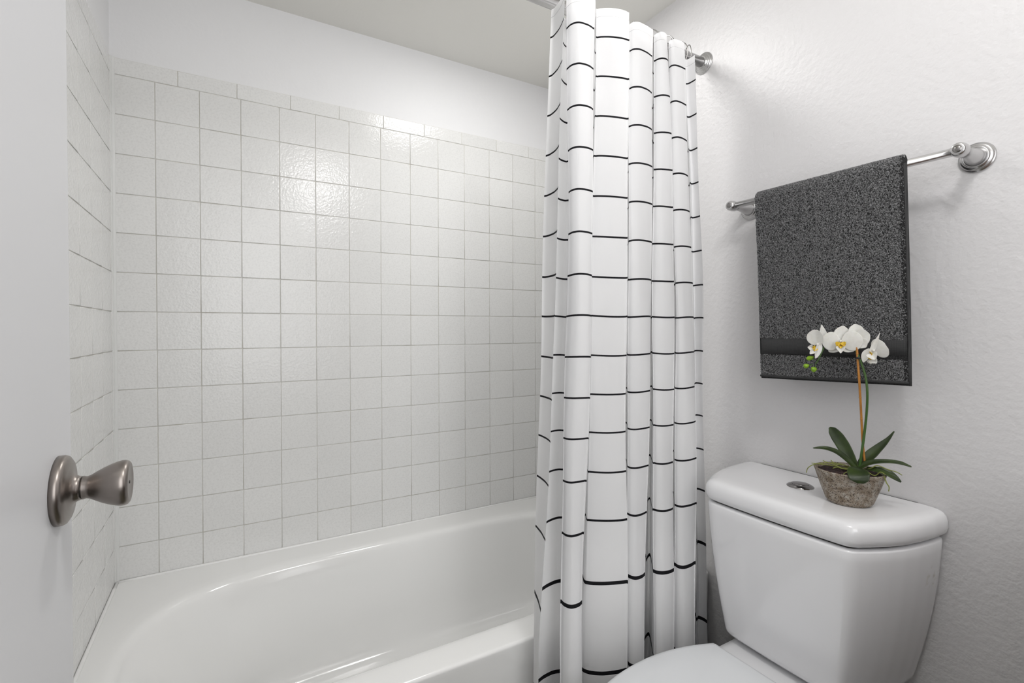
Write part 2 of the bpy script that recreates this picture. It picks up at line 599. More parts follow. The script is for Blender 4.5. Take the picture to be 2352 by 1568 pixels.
for z in zlv:
    row = []
    for k in range(nP):
        a, b, c = LV[0][k], LV[1][k], LV[2][k]
        if z > ZL[1]:
            t = (z - ZL[1]) / (ZL[0] - ZL[1])
            p = b.lerp(a, t)
        else:
            t = (z - ZL[1]) / (ZL[2] - ZL[1])
            t = t if t < 1 else 1 + (t - 1) * .3
            p = b.lerp(c, t)
        y = p.y
        u = k / nP
        # soft wander of the cloth
        y += .0025 * math.sin(5.3 * z + 23 * u) + .0018 * math.sin(11 * z + 61 * u)
        x = p.x + .0012 * math.sin(7 * z + 31 * u)
        s = min(1, max(0, (.62 - z) / .24))
        s = s * s * (3 - 2 * s)
        if s > 0:                     # hangs outside the tub
            sh = -.022 * s
            y2 = y + sh
            x = CAM.x + (x - CAM.x) * (y2 - CAM.y) / (y - CAM.y)
            y = y2
        dz = -.0008 if abs(z - (ZTOP - .0184)) < .0006 else 0
        row.append(bm.verts.new((x, y - dz, z + .0012 * math.sin(9 * u * 6.28 + z * 3))))
    grid.append(row)
for i in range(len(zlv) - 1):
    zm = (zlv[i] + zlv[i + 1]) / 2
    black = any(abs(zm - s) < t / 2 for s, t in ST)
    for k in range(nP - 1):
        f = bm.faces.new((grid[i][k], grid[i][k + 1], grid[i + 1][k + 1], grid[i + 1][k]))
        f.material_index = 1 if black else (2 if abs(zm - (ZTOP - .0185)) < .0005 else 0)
cur = obj('shower_curtain', bm, [M_cloth, M_line, M_stitch])
tag(cur, 'white shower curtain with thin black horizontal stripes bunched on the rod', 'curtain')

# rings
ring_px = [1296, 1343, 1412, 1450, 1487, 1507, 1524, 1540, 1552, 1577]
rm = None
for i, px in enumerate(ring_px):
    x = at(px, 152 - .43 * (1617 - px), 1, -.775).x
    if rm is None:
        pts = []
        for k in range(36):
            a = 2 * PI * k / 36
            pts.append(Vector((0.0, .030 * math.sin(a) * (1 + .12 * math.cos(a)), .037 * math.cos(a))))
        bm = tube(nb(), pts, .0013, 8, closed=True)
        o = obj('curtain_ring', bm, M_wire)
        rm = o
    else:
        o = rm.copy()
        COL.objects.link(o)
    o.location = (x, -.778, 1.8405)
    o.rotation_euler = (0, 0, (0.15, -0.3, .45, -.55, .35, -.5, .1, -.6, .5, -.55)[i])
    tag(o, ('thin wire curtain ring, ' + ('tenth', 'ninth', 'eighth', 'seventh', 'sixth', 'fifth', 'fourth', 'third', 'second', 'first')[i] + ' along the rod from the right wall'), 'curtain ring', 'wire curtain rings on the shower rod')

# ------------------------------------------------------------------ toilet
toi = empty('toilet', (1.05, -1.12, 0))
tag(toi, 'white two-piece toilet with a broad tank against the right wall', 'toilet')
YC = -1.12


def sym(pts):
    """half outline (x, half width) from the front centre to the wall -> closed loop"""
    a = [(x, YC - h) for x, h in pts]
    b = [(x, YC + h) for x, h in reversed(pts)]
    return a + b


def resample(pts, n):
    P = [Vector((p[0], p[1], 0)) for p in pts]
    P.append(P[0])
    d = [0]
    for a, b in zip(P, P[1:]):
        d.append(d[-1] + (b - a).length)
    out = []
    j = 0
    for k in range(n):
        s = d[-1] * k / n
        while d[j + 1] < s:
            j += 1
        out.append(P[j].lerp(P[j + 1], (s - d[j]) / max(1e-9, d[j + 1] - d[j])))
    return out


def lidshape(inset):
    raw = [(1.144, .02), (1.145, .08), (1.148, .142), (1.151, .154), (1.159, .164), (1.182, .177), (1.215, .193), (1.25, .205), (1.29, .213), (1.33, .218), (1.372, .220), (1.3862, .219)]
    out = []
    for x, h in raw:
        out.append((x, h))
    lp = resample(sym(out), 160)
    # inset towards the inside, the wall side stays put
    res = []
    for p in lp:
        k = min(1.0, max(0.0, (1.3862 - p.x) / .05))
        res.append(Vector((p.x + inset * k - max(0, inset) * .06 * (1 - k), YC + (p.y - YC) * (1 - inset / .215), 0)))
    return res


Z0 = .680
lv = []
for ins, z in ((.022, Z0 + .0035), (.012, Z0), (.0065, Z0 + .0012), (.0022, Z0 + .0055), (.0, Z0 + .015), (.0003, Z0 + .028), (.0028, Z0 + .0368), (.0075, Z0 + .0425), (.014, Z0 + .0456), (.024, Z0 + .0470), (.05, Z0 + .0475)):
    lv.append([Vector((p.x, p.y, z)) for p in lidshape(ins)])
lid = obj('tank_lid', loft(nb(), lv), M_porc, toi)
ZLID = Z0 + .0475
tag(lid, 'rounded porcelain tank lid')
# tank body
ZB = .368


def tankloop(t):
    """t = 0 at the top, 1 at the bottom"""
    w0 = 1 - .20 * (0.30 * t + .70 * t * t)
    raw = [(1.1475, .02), (1.1485, .08), (1.1515, .139), (1.1545, .150), (1.163, .160), (1.185, .173), (1.215, .188), (1.25, .200), (1.29, .208), (1.33, .213), (1.365, .215), (1.383, .210)]
    dx = .014 * t + .006 * t * t
    return resample(sym([(x + dx * (1.383 - x) / .235, h * w0) for x, h in raw]), 160)


def inset_loop(lp, e):
    n = len(lp)
    res = []
    for i, p in enumerate(lp):
        t = (lp[(i + 2) % n] - lp[i - 2]).normalized()
        nrm = Vector((-t.y, t.x, 0))
        if nrm.dot(Vector((1.27, YC, 0)) - p) < 0:
            nrm = -nrm
        res.append(p + nrm * e)
    return res


lv = []
for e, z in ((.014, Z0 - .0042), (.006, Z0 - .0045), (.0015, Z0 - .0065), (.0, Z0 - .0095)):
    lv.append([Vector((p.x, p.y, z)) for p in inset_loop(tankloop(0), e)])
for k in range(1, 15):
    t = k / 15
    z = Z0 - .0095 - t * (Z0 - .0095 - ZB - .022)
    lv.append([Vector((p.x, p.y, z)) for p in tankloop(t)])
for a in (0, 25, 50, 75, 90):
    c, s = math.cos(math.radians(a)), math.sin(math.radians(a))
    lv.append([Vector((p.x, p.y, ZB + .020 * (1 - s))) for p in inset_loop(tankloop(1), .020 * (1 - c))])
M_tank = M_porc.copy()
M_tank.name = 'porcelain_with_scuff'
nt_ = M_tank.node_tree
ge_ = nt_.nodes.new('ShaderNodeNewGeometry')
di_ = nt_.nodes.new('ShaderNodeVectorMath'); di_.operation = 'DISTANCE'
di_.inputs[1].default_value = (1.340, -1.325, .603)
nz_ = nt_.nodes.new('ShaderNodeTexNoise'); nz_.inputs['Scale'].default_value = 70; nz_.inputs['Detail'].default_value = 4
m1_ = nt_.nodes.new('ShaderNodeMapRange'); m1_.inputs[1].default_value = .032; m1_.inputs[2].default_value = .006
m2_ = nt_.nodes.new('ShaderNodeMapRange'); m2_.inputs[1].default_value = .52; m2_.inputs[2].default_value = .68
mm_ = nt_.nodes.new('ShaderNodeMath'); mm_.operation = 'MULTIPLY'
mx_ = nt_.nodes.new('ShaderNodeMix'); mx_.data_type = 'RGBA'
mx_.inputs[6].default_value = (.92, .92, .935, 1); mx_.inputs[7].default_value = (.68, .66, .60, 1)
L_ = nt_.links
L_.new(ge_.outputs['Position'], di_.inputs[0]); L_.new(ge_.outputs['Position'], nz_.inputs['Vector'])
L_.new(di_.outputs['Value'], m1_.inputs[0]); L_.new(nz_.outputs['Fac'], m2_.inputs[0])
L_.new(m1_.outputs[0], mm_.inputs[0]); L_.new(m2_.outputs[0], mm_.inputs[1]); L_.new(mm_.outputs[0], mx_.inputs[0])
L_.new(mx_.outputs[2], nt_.nodes['Principled BSDF'].inputs['Base Color'])
obj('tank', loft(nb(), lv), M_tank, toi)
obj('lid_gap_shade', loft(nb(), [[Vector((p.x, p.y, z)) for p in inset_loop(tankloop(0), .012)] for z in (Z0 - .006, Z0 + .004)]), M_dark, toi, smooth=False)  # black filler standing in for the shade in the seam under the lid
# flush button
bc = Vector((1.286, -1.108, ZLID))
o = obj('flush_button', lathe(nb(), [(-.004, 0), (-.004, .0265), (.0008, .0272), (.0030, .0245), (.0052, .0195), (.0060, .0178), (.0045, .0172), (.0045, 0)], 64, bc, (0, 0, 1)), M_mirror, toi)
tag(o, 'round chrome flush button')
obj('push_plate', lathe(nb(), [(.0045, 0), (.0045, .0164), (.0066, .0160), (.0074, .0120), (.0078, .0)], 48, bc, (0, 0, 1)), M_mirror, o)
# bowl, seat and seat lid
YB = -1.140


def oval(x_back, x_front, hw, hb, z, n=200):
    """elongated seat outline: straight hinge edge at x_back with half width hb, widest hw, round front"""
    pts = []
    xm = x_back - .17
    for k in range(25):
        a = PI / 2 * k / 24
        pts.append((x_front + (xm - x_front) * (1 - math.cos(a)), hw * math.sin(a)))
    for k in range(1, 13):
        t = k / 12
        pts.append((xm + (x_back - xm) * t, hw + (hb - hw) * (t ** 2.0)))
    lp = [(x, YB - h) for x, h in pts] + [(x, YB + h) for x, h in reversed(pts)]
    return [Vector((p.x, p.y, z)) for p in resample(lp, n)]


def ovl(xb, xf, hw, hb, prof):
    return [oval(xb - e, xf + e, hw - e, hb - e, z) for e, z in prof]


zb = .340
bw = []
for xb, xf, hw, hb, z in ((1.30, .80, .105, .10, 0), (1.30, .80, .105, .10, .03), (1.27, .83, .095, .09, .07), (1.24, .80, .10, .09, .15), (1.24, .72, .125, .10, .22), (1.22, .67, .145, .105, .28), (1.20, .652, .152, .115, .32), (1.20, .650, .153, .118, zb - .008), (1.19, .656, .148, .112, zb), (1.17, .69, .11, .09, zb), (1.12, .74, .09, .07, zb - .05), (1.05, .80, .05, .04, zb - .15)):
    bw.append(oval(xb, xf, hw, hb, z))
obj('bowl', loft(nb(), bw), M_porc, toi)
dk = []
for e, z in ((.0, .18), (.0, .332), (.003, .346), (.012, .356), (.03, .359)):
    dk.append(rrect(1.060 + e, 1.375 - e, YC - .125 + e, YC + .125 - e, .045, z))
o = obj('tank_deck', loft(nb(), dk), M_porc, toi)
dk = [rrect(1.20, 1.33, YC - .07, YC + .07, .03, z) for z in (.355, ZB + .006)]
obj('tank_gasket', loft(nb(), dk), M_dark, toi, smooth=False)
obj('seat', loft(nb(), ovl(1.095, .655, .150, .110, ((.02, .343), (.003, .343), (0, .348), (0, .364), (.003, .368), (.02, .369)))), M_seat, toi)
o = obj('seat_lid', loft(nb(), ovl(1.098, .650, .152, .114, ((.03, .371), (.003, .371), (0, .374), (0, .385), (.002, .3905), (.006, .394), (.014, .3965), (.05, .398)))), M_seat, toi)
tag(o, 'closed white plastic seat lid')
for s in (-1, 1):
    obj('seat_hinge', loft(nb(), [rrect(1.070, 1.094, YB + s * .075 - .018, YB + s * .075 + .018, .006, z) for z in (.355, .366, .3695)]), M_seat, toi)

# ------------------------------------------------------------------ towel bar
BX, BZ = 1.310, 1.399
YA, YBR = -1.376, -0.918
tb = empty('towel_bar', (XR, (YA + YBR) / 2, BZ))
tag(tb, 'brushed chrome towel bar with round stepped posts on the right wall', 'towel bar')
obj('bar', lathe(nb(), [(0, 0), (0, .0077), (YBR - YA - .016, .0077), (YBR - YA - .016, 0)], 32, (BX, YA + .008, BZ), (0, 1, 0)), M_chrome, tb)
for yy in (YA, YBR):
    p = obj('post', lathe(nb(), [(.001, 0), (.001, .0165), (.012, .0158), (.022, .0140), (.034, .0112), (.046, .0096), (.058, .0090), (.064, .0100), (.069, .0124), (.078, .0130), (.086, .0124), (.0905, .0104), (.0915, .0085), (.0915, 0)], 48, (XR, yy, BZ), (-1, 0, 0)), M_chrome, tb)
    r = obj('wall_plate', lathe(nb(), [(0, 0), (0, .0272), (.0020, .0277), (.0040, .0268), (.0044, .0248), (.0062, .0244), (.0072, .0232), (.0076, .0205), (.0100, .0198), (.0112, .0182), (.0108, .0168), (.0098, .0160), (.0098, 0)], 64, (XR, yy, BZ), (-1, 0, 0)), M_chrome, p)
    obj('set_screw', lathe(nb(), [(.0905, 0), (.0905, .0070), (.0922, .0066), (.0922, 0)], 24, (XR, yy, BZ), (-1, 0, 0)), M_mirror, p)

# ------------------------------------------------------------------ towel
TY_L0, TY_R0 = -0.990, -1.301          # top
ZTOPT = BZ + .0145
ZBT = 0.962


tw = empty('bath_towel', (BX, -1.15, BZ))
tag(tw, 'folded charcoal terry towel with a flat woven band hanging on the bar', 'towel')
# the cloth goes over the bar: section in the xz plane, swept along y
sec = []
xf, xb_ = 1.2965, 1.3225
sec.append((xf, ZBT))
nz = 60
for k in range(1, nz + 1):
    sec.append((xf, ZBT + (BZ - .004 - ZBT) * k / nz))
for k in range(1, 12):
    a = PI * k / 12
    sec.append((1.3095 - .013 * math.cos(a), BZ - .004 + .0165 * math.sin(a)))
for k in range(0, nz):
    sec.append((xb_, BZ - .004 - (BZ - .004 - ZBT - .004) * k / nz))
TH = .009
nu = 60
bm = nb()


def sec_pt(k, off):
    p = Vector((sec[k][0], 0, sec[k][1]))
    a = Vector((sec[max(0, k - 1)][0], 0, sec[max(0, k - 1)][1]))
    b = Vector((sec[min(len(sec) - 1, k + 1)][0], 0, sec[min(len(sec) - 1, k + 1)][1]))
    t = (b - a).normalized()
    n = Vector((-t.z, 0, t.x))
    return p + n * off, n


def towel_y(s, z):
    t = (ZTOPT - z) / (ZTOPT - ZBT)
    return (TY_L0 + (-.018) * t) * (1 - s) + (TY_R0 + (-.010) * t) * s


def tw_point(k, s, side):
    """side +1 outer face, -1 inner face"""
    L = len(sec)
    e = min(s, 1 - s) * .311
    kk = min(1, e / .005)
    dend = min(k, L - 1 - k) * .0073
    kk = min(kk, min(1, (dend + .0004) / .005))
    half = TH / 2 * math.sqrt(max(0.0, 1 - (1 - kk) ** 2)) + .0004
    p, n = sec_pt(k, half * side)
    z = p.z
    t = max(0, (ZTOPT - z) / (ZTOPT - ZBT))
    wob = (.0018 * math.sin(7 * s + 2.2 * t) + .001 * math.sin(17 * s + 5 * t)) * min(1, t * 3)
    yb = .014 * s * min(1, max(0, (k - 62) / 10))
    return Vector((p.x + wob, towel_y(s, z) + yb, z + .010 * s * t)), n


sp = [0, .003, .008, .016] + [.02 + .96 * i / nu for i in range(nu + 1)] + [.984, .992, .997, 1]
G = {}
for side in (1, -1):
    G[side] = [[bm.verts.new(tw_point(k, s, side)[0]) for s in sp] for k in range(len(sec))]
for side in (1, -1):
    g = G[side]
    for k in range(len(sec) - 1):
        for i in range(len(sp) - 1):
            bm.faces.new((g[k][i], g[k + 1][i], g[k + 1][i + 1], g[k][i + 1]))
for k in range(len(sec) - 1):
    for i in (0, len(sp) - 1):
        bm.faces.new((G[1][k][i], G[-1][k][i], G[-1][k + 1][i], G[1][k + 1][i]))
for k in (0, len(sec) - 1):
    for i in range(len(sp) - 1):
        bm.faces.new((G[1][k][i], G[1][k][i + 1], G[-1][k][i + 1], G[-1][k][i]))
bmesh.ops.recalc_face_normals(bm, faces=bm.faces)
obj('cloth', bm, M_towel, tw)
# woven band across the front
ZB0, ZB1 = 1.021, 1.058
bm = nb()
rows = []
for z in (ZB0, (ZB0 + ZB1) / 2, ZB1):
    k = (z - ZBT) / (BZ - .004 - ZBT) * nz
    r = []
    for i in range(41):
        s = .002 + .996 * i / 40
        k0 = int(k)
        a, n = tw_point(k0, s, 1)
        b, n = tw_point(k0 + 1, s, 1)
        p = a.lerp(b, k - k0)
        r.append(p)
    rows.append(r)
o_, i_ = [], []
for r in rows:
    o_.append([bm.verts.new((p.x - .0009, p.y, p.z)) for p in r])
    i_.append([bm.verts.new((p.x + .0012, p.y, p.z)) for p in r])
for g in (o_, i_):
    for j in range(2):
        for i in range(40):
            bm.faces.new((g[j][i], g[j][i + 1], g[j + 1][i + 1], g[j + 1][i]))
for j in (0, 2):
    for i in range(40):
        bm.faces.new((o_[j][i], o_[j][i + 1], i_[j][i + 1], i_[j][i]))
for i in (0, 40):
    for j in range(2):
        bm.faces.new((o_[j][i], o_[j + 1][i], i_[j + 1][i], i_[j][i]))
bmesh.ops.recalc_face_normals(bm, faces=bm.faces)
band = obj('woven_band', bm, M_band, tw)
tag(band, 'flat dark woven band')
# stitched hem round the front edge
hem = nb()
path = [tw_point(k, .995, 1)[0] + Vector((-.0006, 0, 0)) for k in range(60, -1, -4)]
tube(hem, path, .0028, 8)
tube(hem, [tw_point(1, s / 40, 1)[0] + Vector((-.0005, 0, -.001)) for s in range(0, 41)], .0032, 8)
obj('hem', hem, M_band, tw)
# terry loops: short curled ribbons standing off the cloth
V, F = [], []
rnd = random.Random(3)
Lsec = len(sec)
for _ in range(78000):
    s = rnd.uniform(.004, .996)
    kf = rnd.uniform(1.0, 60 + 12)
    k0 = int(kf)
    a, n = tw_point(k0, s, 1)
    b, _n = tw_point(k0 + 1, s, 1)
    p = a.lerp(b, kf - k0)
    if ZB0 - .001 < p.z < ZB1 + .001 and p.x < 1.30:
        continue
    if s > .965 and rnd.random() < .8:
        continue
    n = n.normalized()
    if p.x < 1.30 and n.x > 0:
        n = -n
    t1 = Vector((0, 1, 0))
    t2 = n.cross(t1).normalized()
    an = rnd.gauss(-PI / 2 * .8, .75)
    d = (t1 * math.cos(an) + t2 * math.sin(an)).normalized()
    if d.z > 0 and rnd.random() < .6:
        d = -d
    sd = n.cross(d).normalized()
    ln = rnd.uniform(.0024, .0046)
    wd = rnd.uniform(.00028, .00050)
    h = rnd.uniform(.0007, .0022)
    base = len(V)
    for q, hh, ww in ((0, -.0003, .7), (.35, h, 1), (.75, h * .9, 1), (1.0, -.0002, .5)):
        c = p + d * (ln * (q - .5)) + n * hh
        V.append(tuple(c - sd * wd * ww))
        V.append(tuple(c + sd * wd * ww))
    for j in range(3):
        i0 = base + 2 * j
        F.append((i0, i0 + 1, i0 + 3, i0 + 2))
me = bpy.data.meshes.new('terry_pile')
me.from_pydata(V, [], F)
me.update()
pile = obj('terry_pile', me, M_pile, tw)
pile['kind'] = 'stuff'

# ------------------------------------------------------------------ potted orchid
PC = Vector((1.268, -1.217, ZLID))
orch = empty('potted_orchid', PC)
tag(orch, 'white orchid with a staked stem in a mottled stone pot on the toilet tank', 'plant')


def stone():
    m = bpy.data.materials.new('mottled_stone')
    m.use_nodes = True
    nt = m.node_tree
    N, L = nt.nodes, nt.links
    b = N['Principled BSDF']
    b.inputs['Roughness'].default_value = .6
    tc = N.new('ShaderNodeTexCoord')
    n1 = N.new('ShaderNodeTexNoise'); n1.inputs['Scale'].default_value = 75; n1.inputs['Detail'].default_value = 6; n1.inputs['Roughness'].default_value = .7
    n2 = N.new('ShaderNodeTexNoise'); n2.inputs['Scale'].default_value = 430; n2.inputs['Detail'].default_value = 3
    L.new(tc.outputs['Object'], n1.inputs[0]); L.new(tc.outputs['Object'], n2.inputs[0])
    r1 = N.new('ShaderNodeValToRGB')
    e = r1.color_ramp.elements
    e[0].position = .36; e[0].color = (.16, .115, .075, 1)
    e[1].position = .68; e[1].color = (.46, .43, .38, 1)
    q = e.new(.5); q.color = (.30, .25, .195, 1)
    L.new(n1.outputs['Fac'], r1.inputs[0])
    r2 = N.new('ShaderNodeValToRGB')
    f = r2.color_ramp.elements
    f[0].position = .36; f[0].color = (.12, .09, .07, 1)
    f[1].position = .47; f[1].color = (1, 1, 1, 1)
    L.new(n2.outputs['Fac'], r2.inputs[0])
    mx = N.new('ShaderNodeMix'); mx.data_type = 'RGBA'; mx.blend_type = 'MULTIPLY'; mx.inputs[0].default_value = .9
    L.new(r1.outputs[0], mx.inputs[6]); L.new(r2.outputs[0], mx.inputs[7])
    L.new(mx.outputs[2], b.inputs['Base Color'])
    bp = N.new('ShaderNodeBump'); bp.inputs['Distance'].default_value = .0008; bp.inputs['Strength'].default_value = .5
    L.new(n2.outputs['Fac'], bp.inputs['Height']); L.new(bp.outputs[0], b.inputs['Normal'])
    return m


M_pot = stone()
M_soil = mat('dark_bark_mix', (.030, .016, .016), .9, noise=(220, (.09, .05, .045), .45, .7), bump=[(260, 1, .004)])
M_leaf = mat('orchid_leaf', (.016, .030, .005), .42, noise=(38, (.045, .075, .012), .4, .75), bump=[(120, .2, .001)])
M_stem = mat('green_stem', (.055, .12, .025), .4)
M_bamb = mat('bamboo_stake', (.50, .21, .035), .4, noise=(60, (.36, .15, .03), .4, .7))
M_petal = mat('white_petal', (0.92, 0.91, 0.87), 0.5, noise=(180, (0.86, 0.85, 0.79), .45, .7), sss=.15)
sheer(M_petal, .25, (.85, .84, .80))
M_lip = mat('yellow_lip', (.72, .52, .04), .45, noise=(500, (.40, .13, .015), .5, .62))
M_bud = mat('green_bud', (.24, .42, .015), .4, noise=(90, (.16, .30, .01), .4, .7))
M_root = mat('aerial_root', (.26, .29, .07), .55, noise=(120, (.17, .18, .05), .4, .7))

RX_, RY_ = .0620, .0560


def potring(rf, z, e=0):
    n = 64
    ang = math.radians(-62)
    out = []
    for k in range(n):
        a = 2 * PI * k / n
        x, y = (RX_ * rf - e) * math.cos(a), (RY_ * rf - e) * math.sin(a)
        out.append(PC + Vector((x * math.cos(ang) - y * math.sin(ang), x * math.sin(ang) + y * math.cos(ang), z)))
    return out


pr = [(.0, .0, 0), (.56, .0, 0), (.62, .002, 0), (.67, .007, 0), (.735, .018, 0), (.82, .033, 0), (.90, .048, 0), (.96, .060, 0), (1.0, .0668, 0), (1.0, .0678, .0008), (1.0, .0680, .0025), (1.0, .0675, .0042), (1.0, .060, .006), (.9, .054, .006)]
lv = [potring(a if a > 0 else .02, z, e) for a, z, e in pr]
obj('pot', loft(nb(), lv), M_pot, orch)
lv = [potring(.80, .050, 0), potring(.93, .0610, .002), potring(.6, .0645, 0), potring(.3, .0655, 0), potring(.02, .066, 0)]
bm = loft(nb(), lv)
for v in bm.verts:
    v.co.z += random.uniform(-.0012, .0015)
obj('soil', bm, M_soil, orch)


def blade(name, mid, widths, nrm, m, parent, fold_=.25, thick=.0009, nseg=6, across=6, label=None, tipround=True):
    """leaf or petal: ribbon along a spline with a folded section"""
    P = spline(mid, nseg)
    n = len(P)
    bm = nb()
    g = []
    nrm = Vector(nrm).normalized()
    for i, p in enumerate(P):
        t = (P[min(i + 1, n - 1)] - P[max(i - 1, 0)]).normalized()
        sd = t.cross(nrm).normalized()
        up = sd.cross(t).normalized()
        f = i / (n - 1) * (len(widths) - 1)
        k = min(int(f), len(widths) - 2)
        w_ = widths[k] + (widths[k + 1] - widths[k]) * (f - k)
        g.append([bm.verts.new(p + sd * w_ * .5 * s + up * abs(s) ** 1.5 * w_ * .5 * fold_) for s in [-1 + 2 * q / across for q in range(across + 1)]])
    for i in range(n - 1):
        for q in range(across):
            bm.faces.new((g[i][q], g[i + 1][q], g[i + 1][q + 1], g[i][q + 1]))
    o = obj(name, bm, m, parent)
    s = o.modifiers.new('thick', 'SOLIDIFY')
    s.thickness = thick
    s.offset = 0
    sb = o.modifiers.new('sub', 'SUBSURF')
    sb.levels = 1
    sb.render_levels = 1
    return o


VD = Vector((CAM.x - PC.x, CAM.y - PC.y, 0)).normalized()     # from the plant to the room
RD = Vector((-VD.y, VD.x, 0))                                # to the right as seen from the room
OC = Vector((PC.x, PC.y, .8))


def pp(px, py, f=0.0):
    t = min(1.0, max(0.0, (1000 - py) / 120))      # the spike leans towards the room, clear of the towel
    f += t * t * (3 - 2 * t) * (.010 + .00020 * max(0, px - 1930))
    return atplane(px, py, OC + VD * f, VD)


CR = pp(1969, 1079, 0)
# leaves: midrib pixels with distance towards the room
LEAVES = [
    ([(1968, 1078, 0), (1950, 1045, -.004), (1930, 1012, -.010), (1914, 990, -.014), (1905, 981, -.016)], [.010, .019, .0245, .024, .017, .004], VD, .18),
    ([(1966, 1077, .004), (1945, 1056, .008), (1920, 1038, .014), (1893, 1029, .020), (1867, 1028.5, .022)], [.010, .014, .0155, .013, .009, .002], VD * .5 + Vector((0, 0, .8)), .35),
    ([(1970, 1076, -.002), (1990, 1056, -.006), (2014, 1034, -.012), (2038, 1011, -.016), (2054, 990, -.018)], [.011, .020, .021, .015, .007, .002], VD * .8 + Vector((.0, 0, .5)) + RD * -.3, .45),
    ([(1970, 1077, .004), (1995, 1064, .006), (2030, 1060, .006), (2065, 1063, .004), (2094, 1072, .0)], [.013, .016, .0135, .0115, .0105, .003], VD * .45 + Vector((0, 0, .9)), .3),
    ([(1990, 1076, .006), (2015, 1079, .012), (2038, 1086, .016), (2056, 1097, .018), (2070, 1107, .018)], [.008, .013, .0165, .0155, .011, .003], VD * .6 + Vector((0, 0, .8)), .25),
    ([(1972, 1074, .018), (1970, 1079, .040), (1972, 1091, .055), (1975, 1101, .060), (1976, 1110, .060)], [.010, .030, .036, .036, .029, .010], VD * .8 + Vector((0, 0, .6)), .12),
]
for mid, wd, nr, fo in LEAVES:
    blade('leaf', [pp(*m) for m in mid], wd, nr, M_leaf, orch, fo, thick=.0016)
# aerial roots
ROOTS = [
    [(1963, 1080, .0), (1930, 1065, .01), (1895, 1063, .015), (1870, 1066, .02), (1856, 1074, .025), (1852, 1085, .027)],
    [(1960, 1078, .0), (1925, 1071, .01), (1890, 1066, .02), (1864, 1063, .02)],
    [(1960, 1075, .005), (1940, 1068, .01), (1920, 1066, .02), (1908, 1056, .02)],
    [(1958, 1073, .0), (1935, 1076, .02), (1915, 1066, .02), (1900, 1062, .015), (1890, 1057, .01)],
    [(1962, 1078, .01), (1948, 1083, .03), (1938, 1088, .035), (1942, 1093, .038)],
    [(1985, 1076, .0), (2000, 1075, .01), (2015, 1069, .012), (2040, 1078, .018), (2060, 1084, .02), (2072, 1091, .02)],
    [(1985, 1078, .01), (2008, 1092, .02), (2022, 1084, .025), (2034, 1090, .03)],
    [(2030, 1092, .02), (2036, 1108, .034), (2042, 1118, .036), (2041, 1128, .036)],
    [(1962, 1080, .01), (1940, 1077, .02), (1922, 1073, .02), (1913, 1075, .03)],
]
for r in ROOTS:
    obj('root', tube(nb(), spline([pp(*q) for q in r], 6), lambda t: .00125 * (1 - .35 * t), 7), M_root, orch)
# stem and stake
stem_pts = [(1973, 1078, 0), (1979, 1040, .002), (1986, 990, .002), (1991, 940, 0), (1992, 900, -.001), (1988, 865, 0), (1979, 835, .003), (1974, 822, .004), (1962, 800, .0), (1940, 782, -.006), (1915, 780, -.008), (1900, 786, -.004), (1889, 805, .002), (1880, 825, .004), (1873, 836, .004)]
stem = obj('flower_stem', tube(nb(), spline([pp(*q) for q in stem_pts], 6), lambda t: .0025 - .0011 * t, 10), M_stem, orch)
bb = [(1986, 1062, -.002), (1981, 1010, -.002), (1978, 950, -.002), (1974, 880, 0), (1971, 840, .003), (1968, 797, .004)]
stake = obj('bamboo_stake', tube(nb(), spline([pp(*q) for q in bb], 8), .0021, 10), M_bamb, orch)
for py in (1008, 962, 912, 866, 838, 812):
    k = min(range(len(bb) - 1), key=lambda i: 0 if bb[i][1] >= py >= bb[i + 1][1] else 1)
    t = (bb[k][1] - py) / (bb[k][1] - bb[k + 1][1])
    a, b = pp(*bb[k]), pp(*bb[k + 1])
    c = a.lerp(b, t)
    obj('node', lathe(nb(), [(-.0010, .0021), (-.0004, .0026), (.0004, .0026), (.0010, .0021)], 12, c, (b - a)), M_stem if False else M_bamb, stake)
c = pp(1972, 822, .004)
obj('clip', lathe(nb(), [(-.002, .0), (-.002, .0042), (.002, .0042), (.002, 0)], 14, c, (0.1, 0, 1)), M_dark, orch)
# buds
for (px, py, ex, ey, sx) in ((1861, 822, 8, 5, (1874, 826)), (1852, 840, 6, 5, (1867, 836)), (1869.5, 848, 6, 6, (1874, 838))):
    a = pp(px, py, .006)
    bm = nb()
    bmesh.ops.create_uvsphere(bm, u_segments=16, v_segments=12, radius=1)
    tilt = Matrix.Rotation(math.radians(20), 3, VD)
    for v in bm.verts:
        q = v.co.copy()
        taper = 1 - .28 * q.x
        loc = RD * (q.x * ex * .00092) + Vector((0, 0, 1)) * (q.z * ey * .00092 * taper) + VD * (q.y * ey * .00092 * taper)
        v.co = a + (tilt @ loc)
    bud = obj('bud', bm, M_bud, orch)
    obj('bud_stalk', tube(nb(), spline([pp(sx[0], sx[1], .004), (pp(sx[0], sx[1], .005) + a) / 2 + Vector((0, 0, -.001)), a], 4), .0010, 7), M_stem, bud)


def petal(flower, base, tip, width, f0, f1, cup=.35, nr=None, curl=0.0, taper=(.16, .78, 1.0, .93, .66, .12), m=None, name='petal'):
    a, b = pp(base[0], base[1], f0), pp(tip[0], tip[1], f1)
    m1 = a.lerp(b, .33) + VD * curl
    m2 = a.lerp(b, .68) + VD * curl
    wv = width * .00106
    return blade(name, [a, m1, m2, b], [wv * t for t in taper], nr or VD, m or M_petal, flower, cup, thick=.0007, nseg=4, across=6)


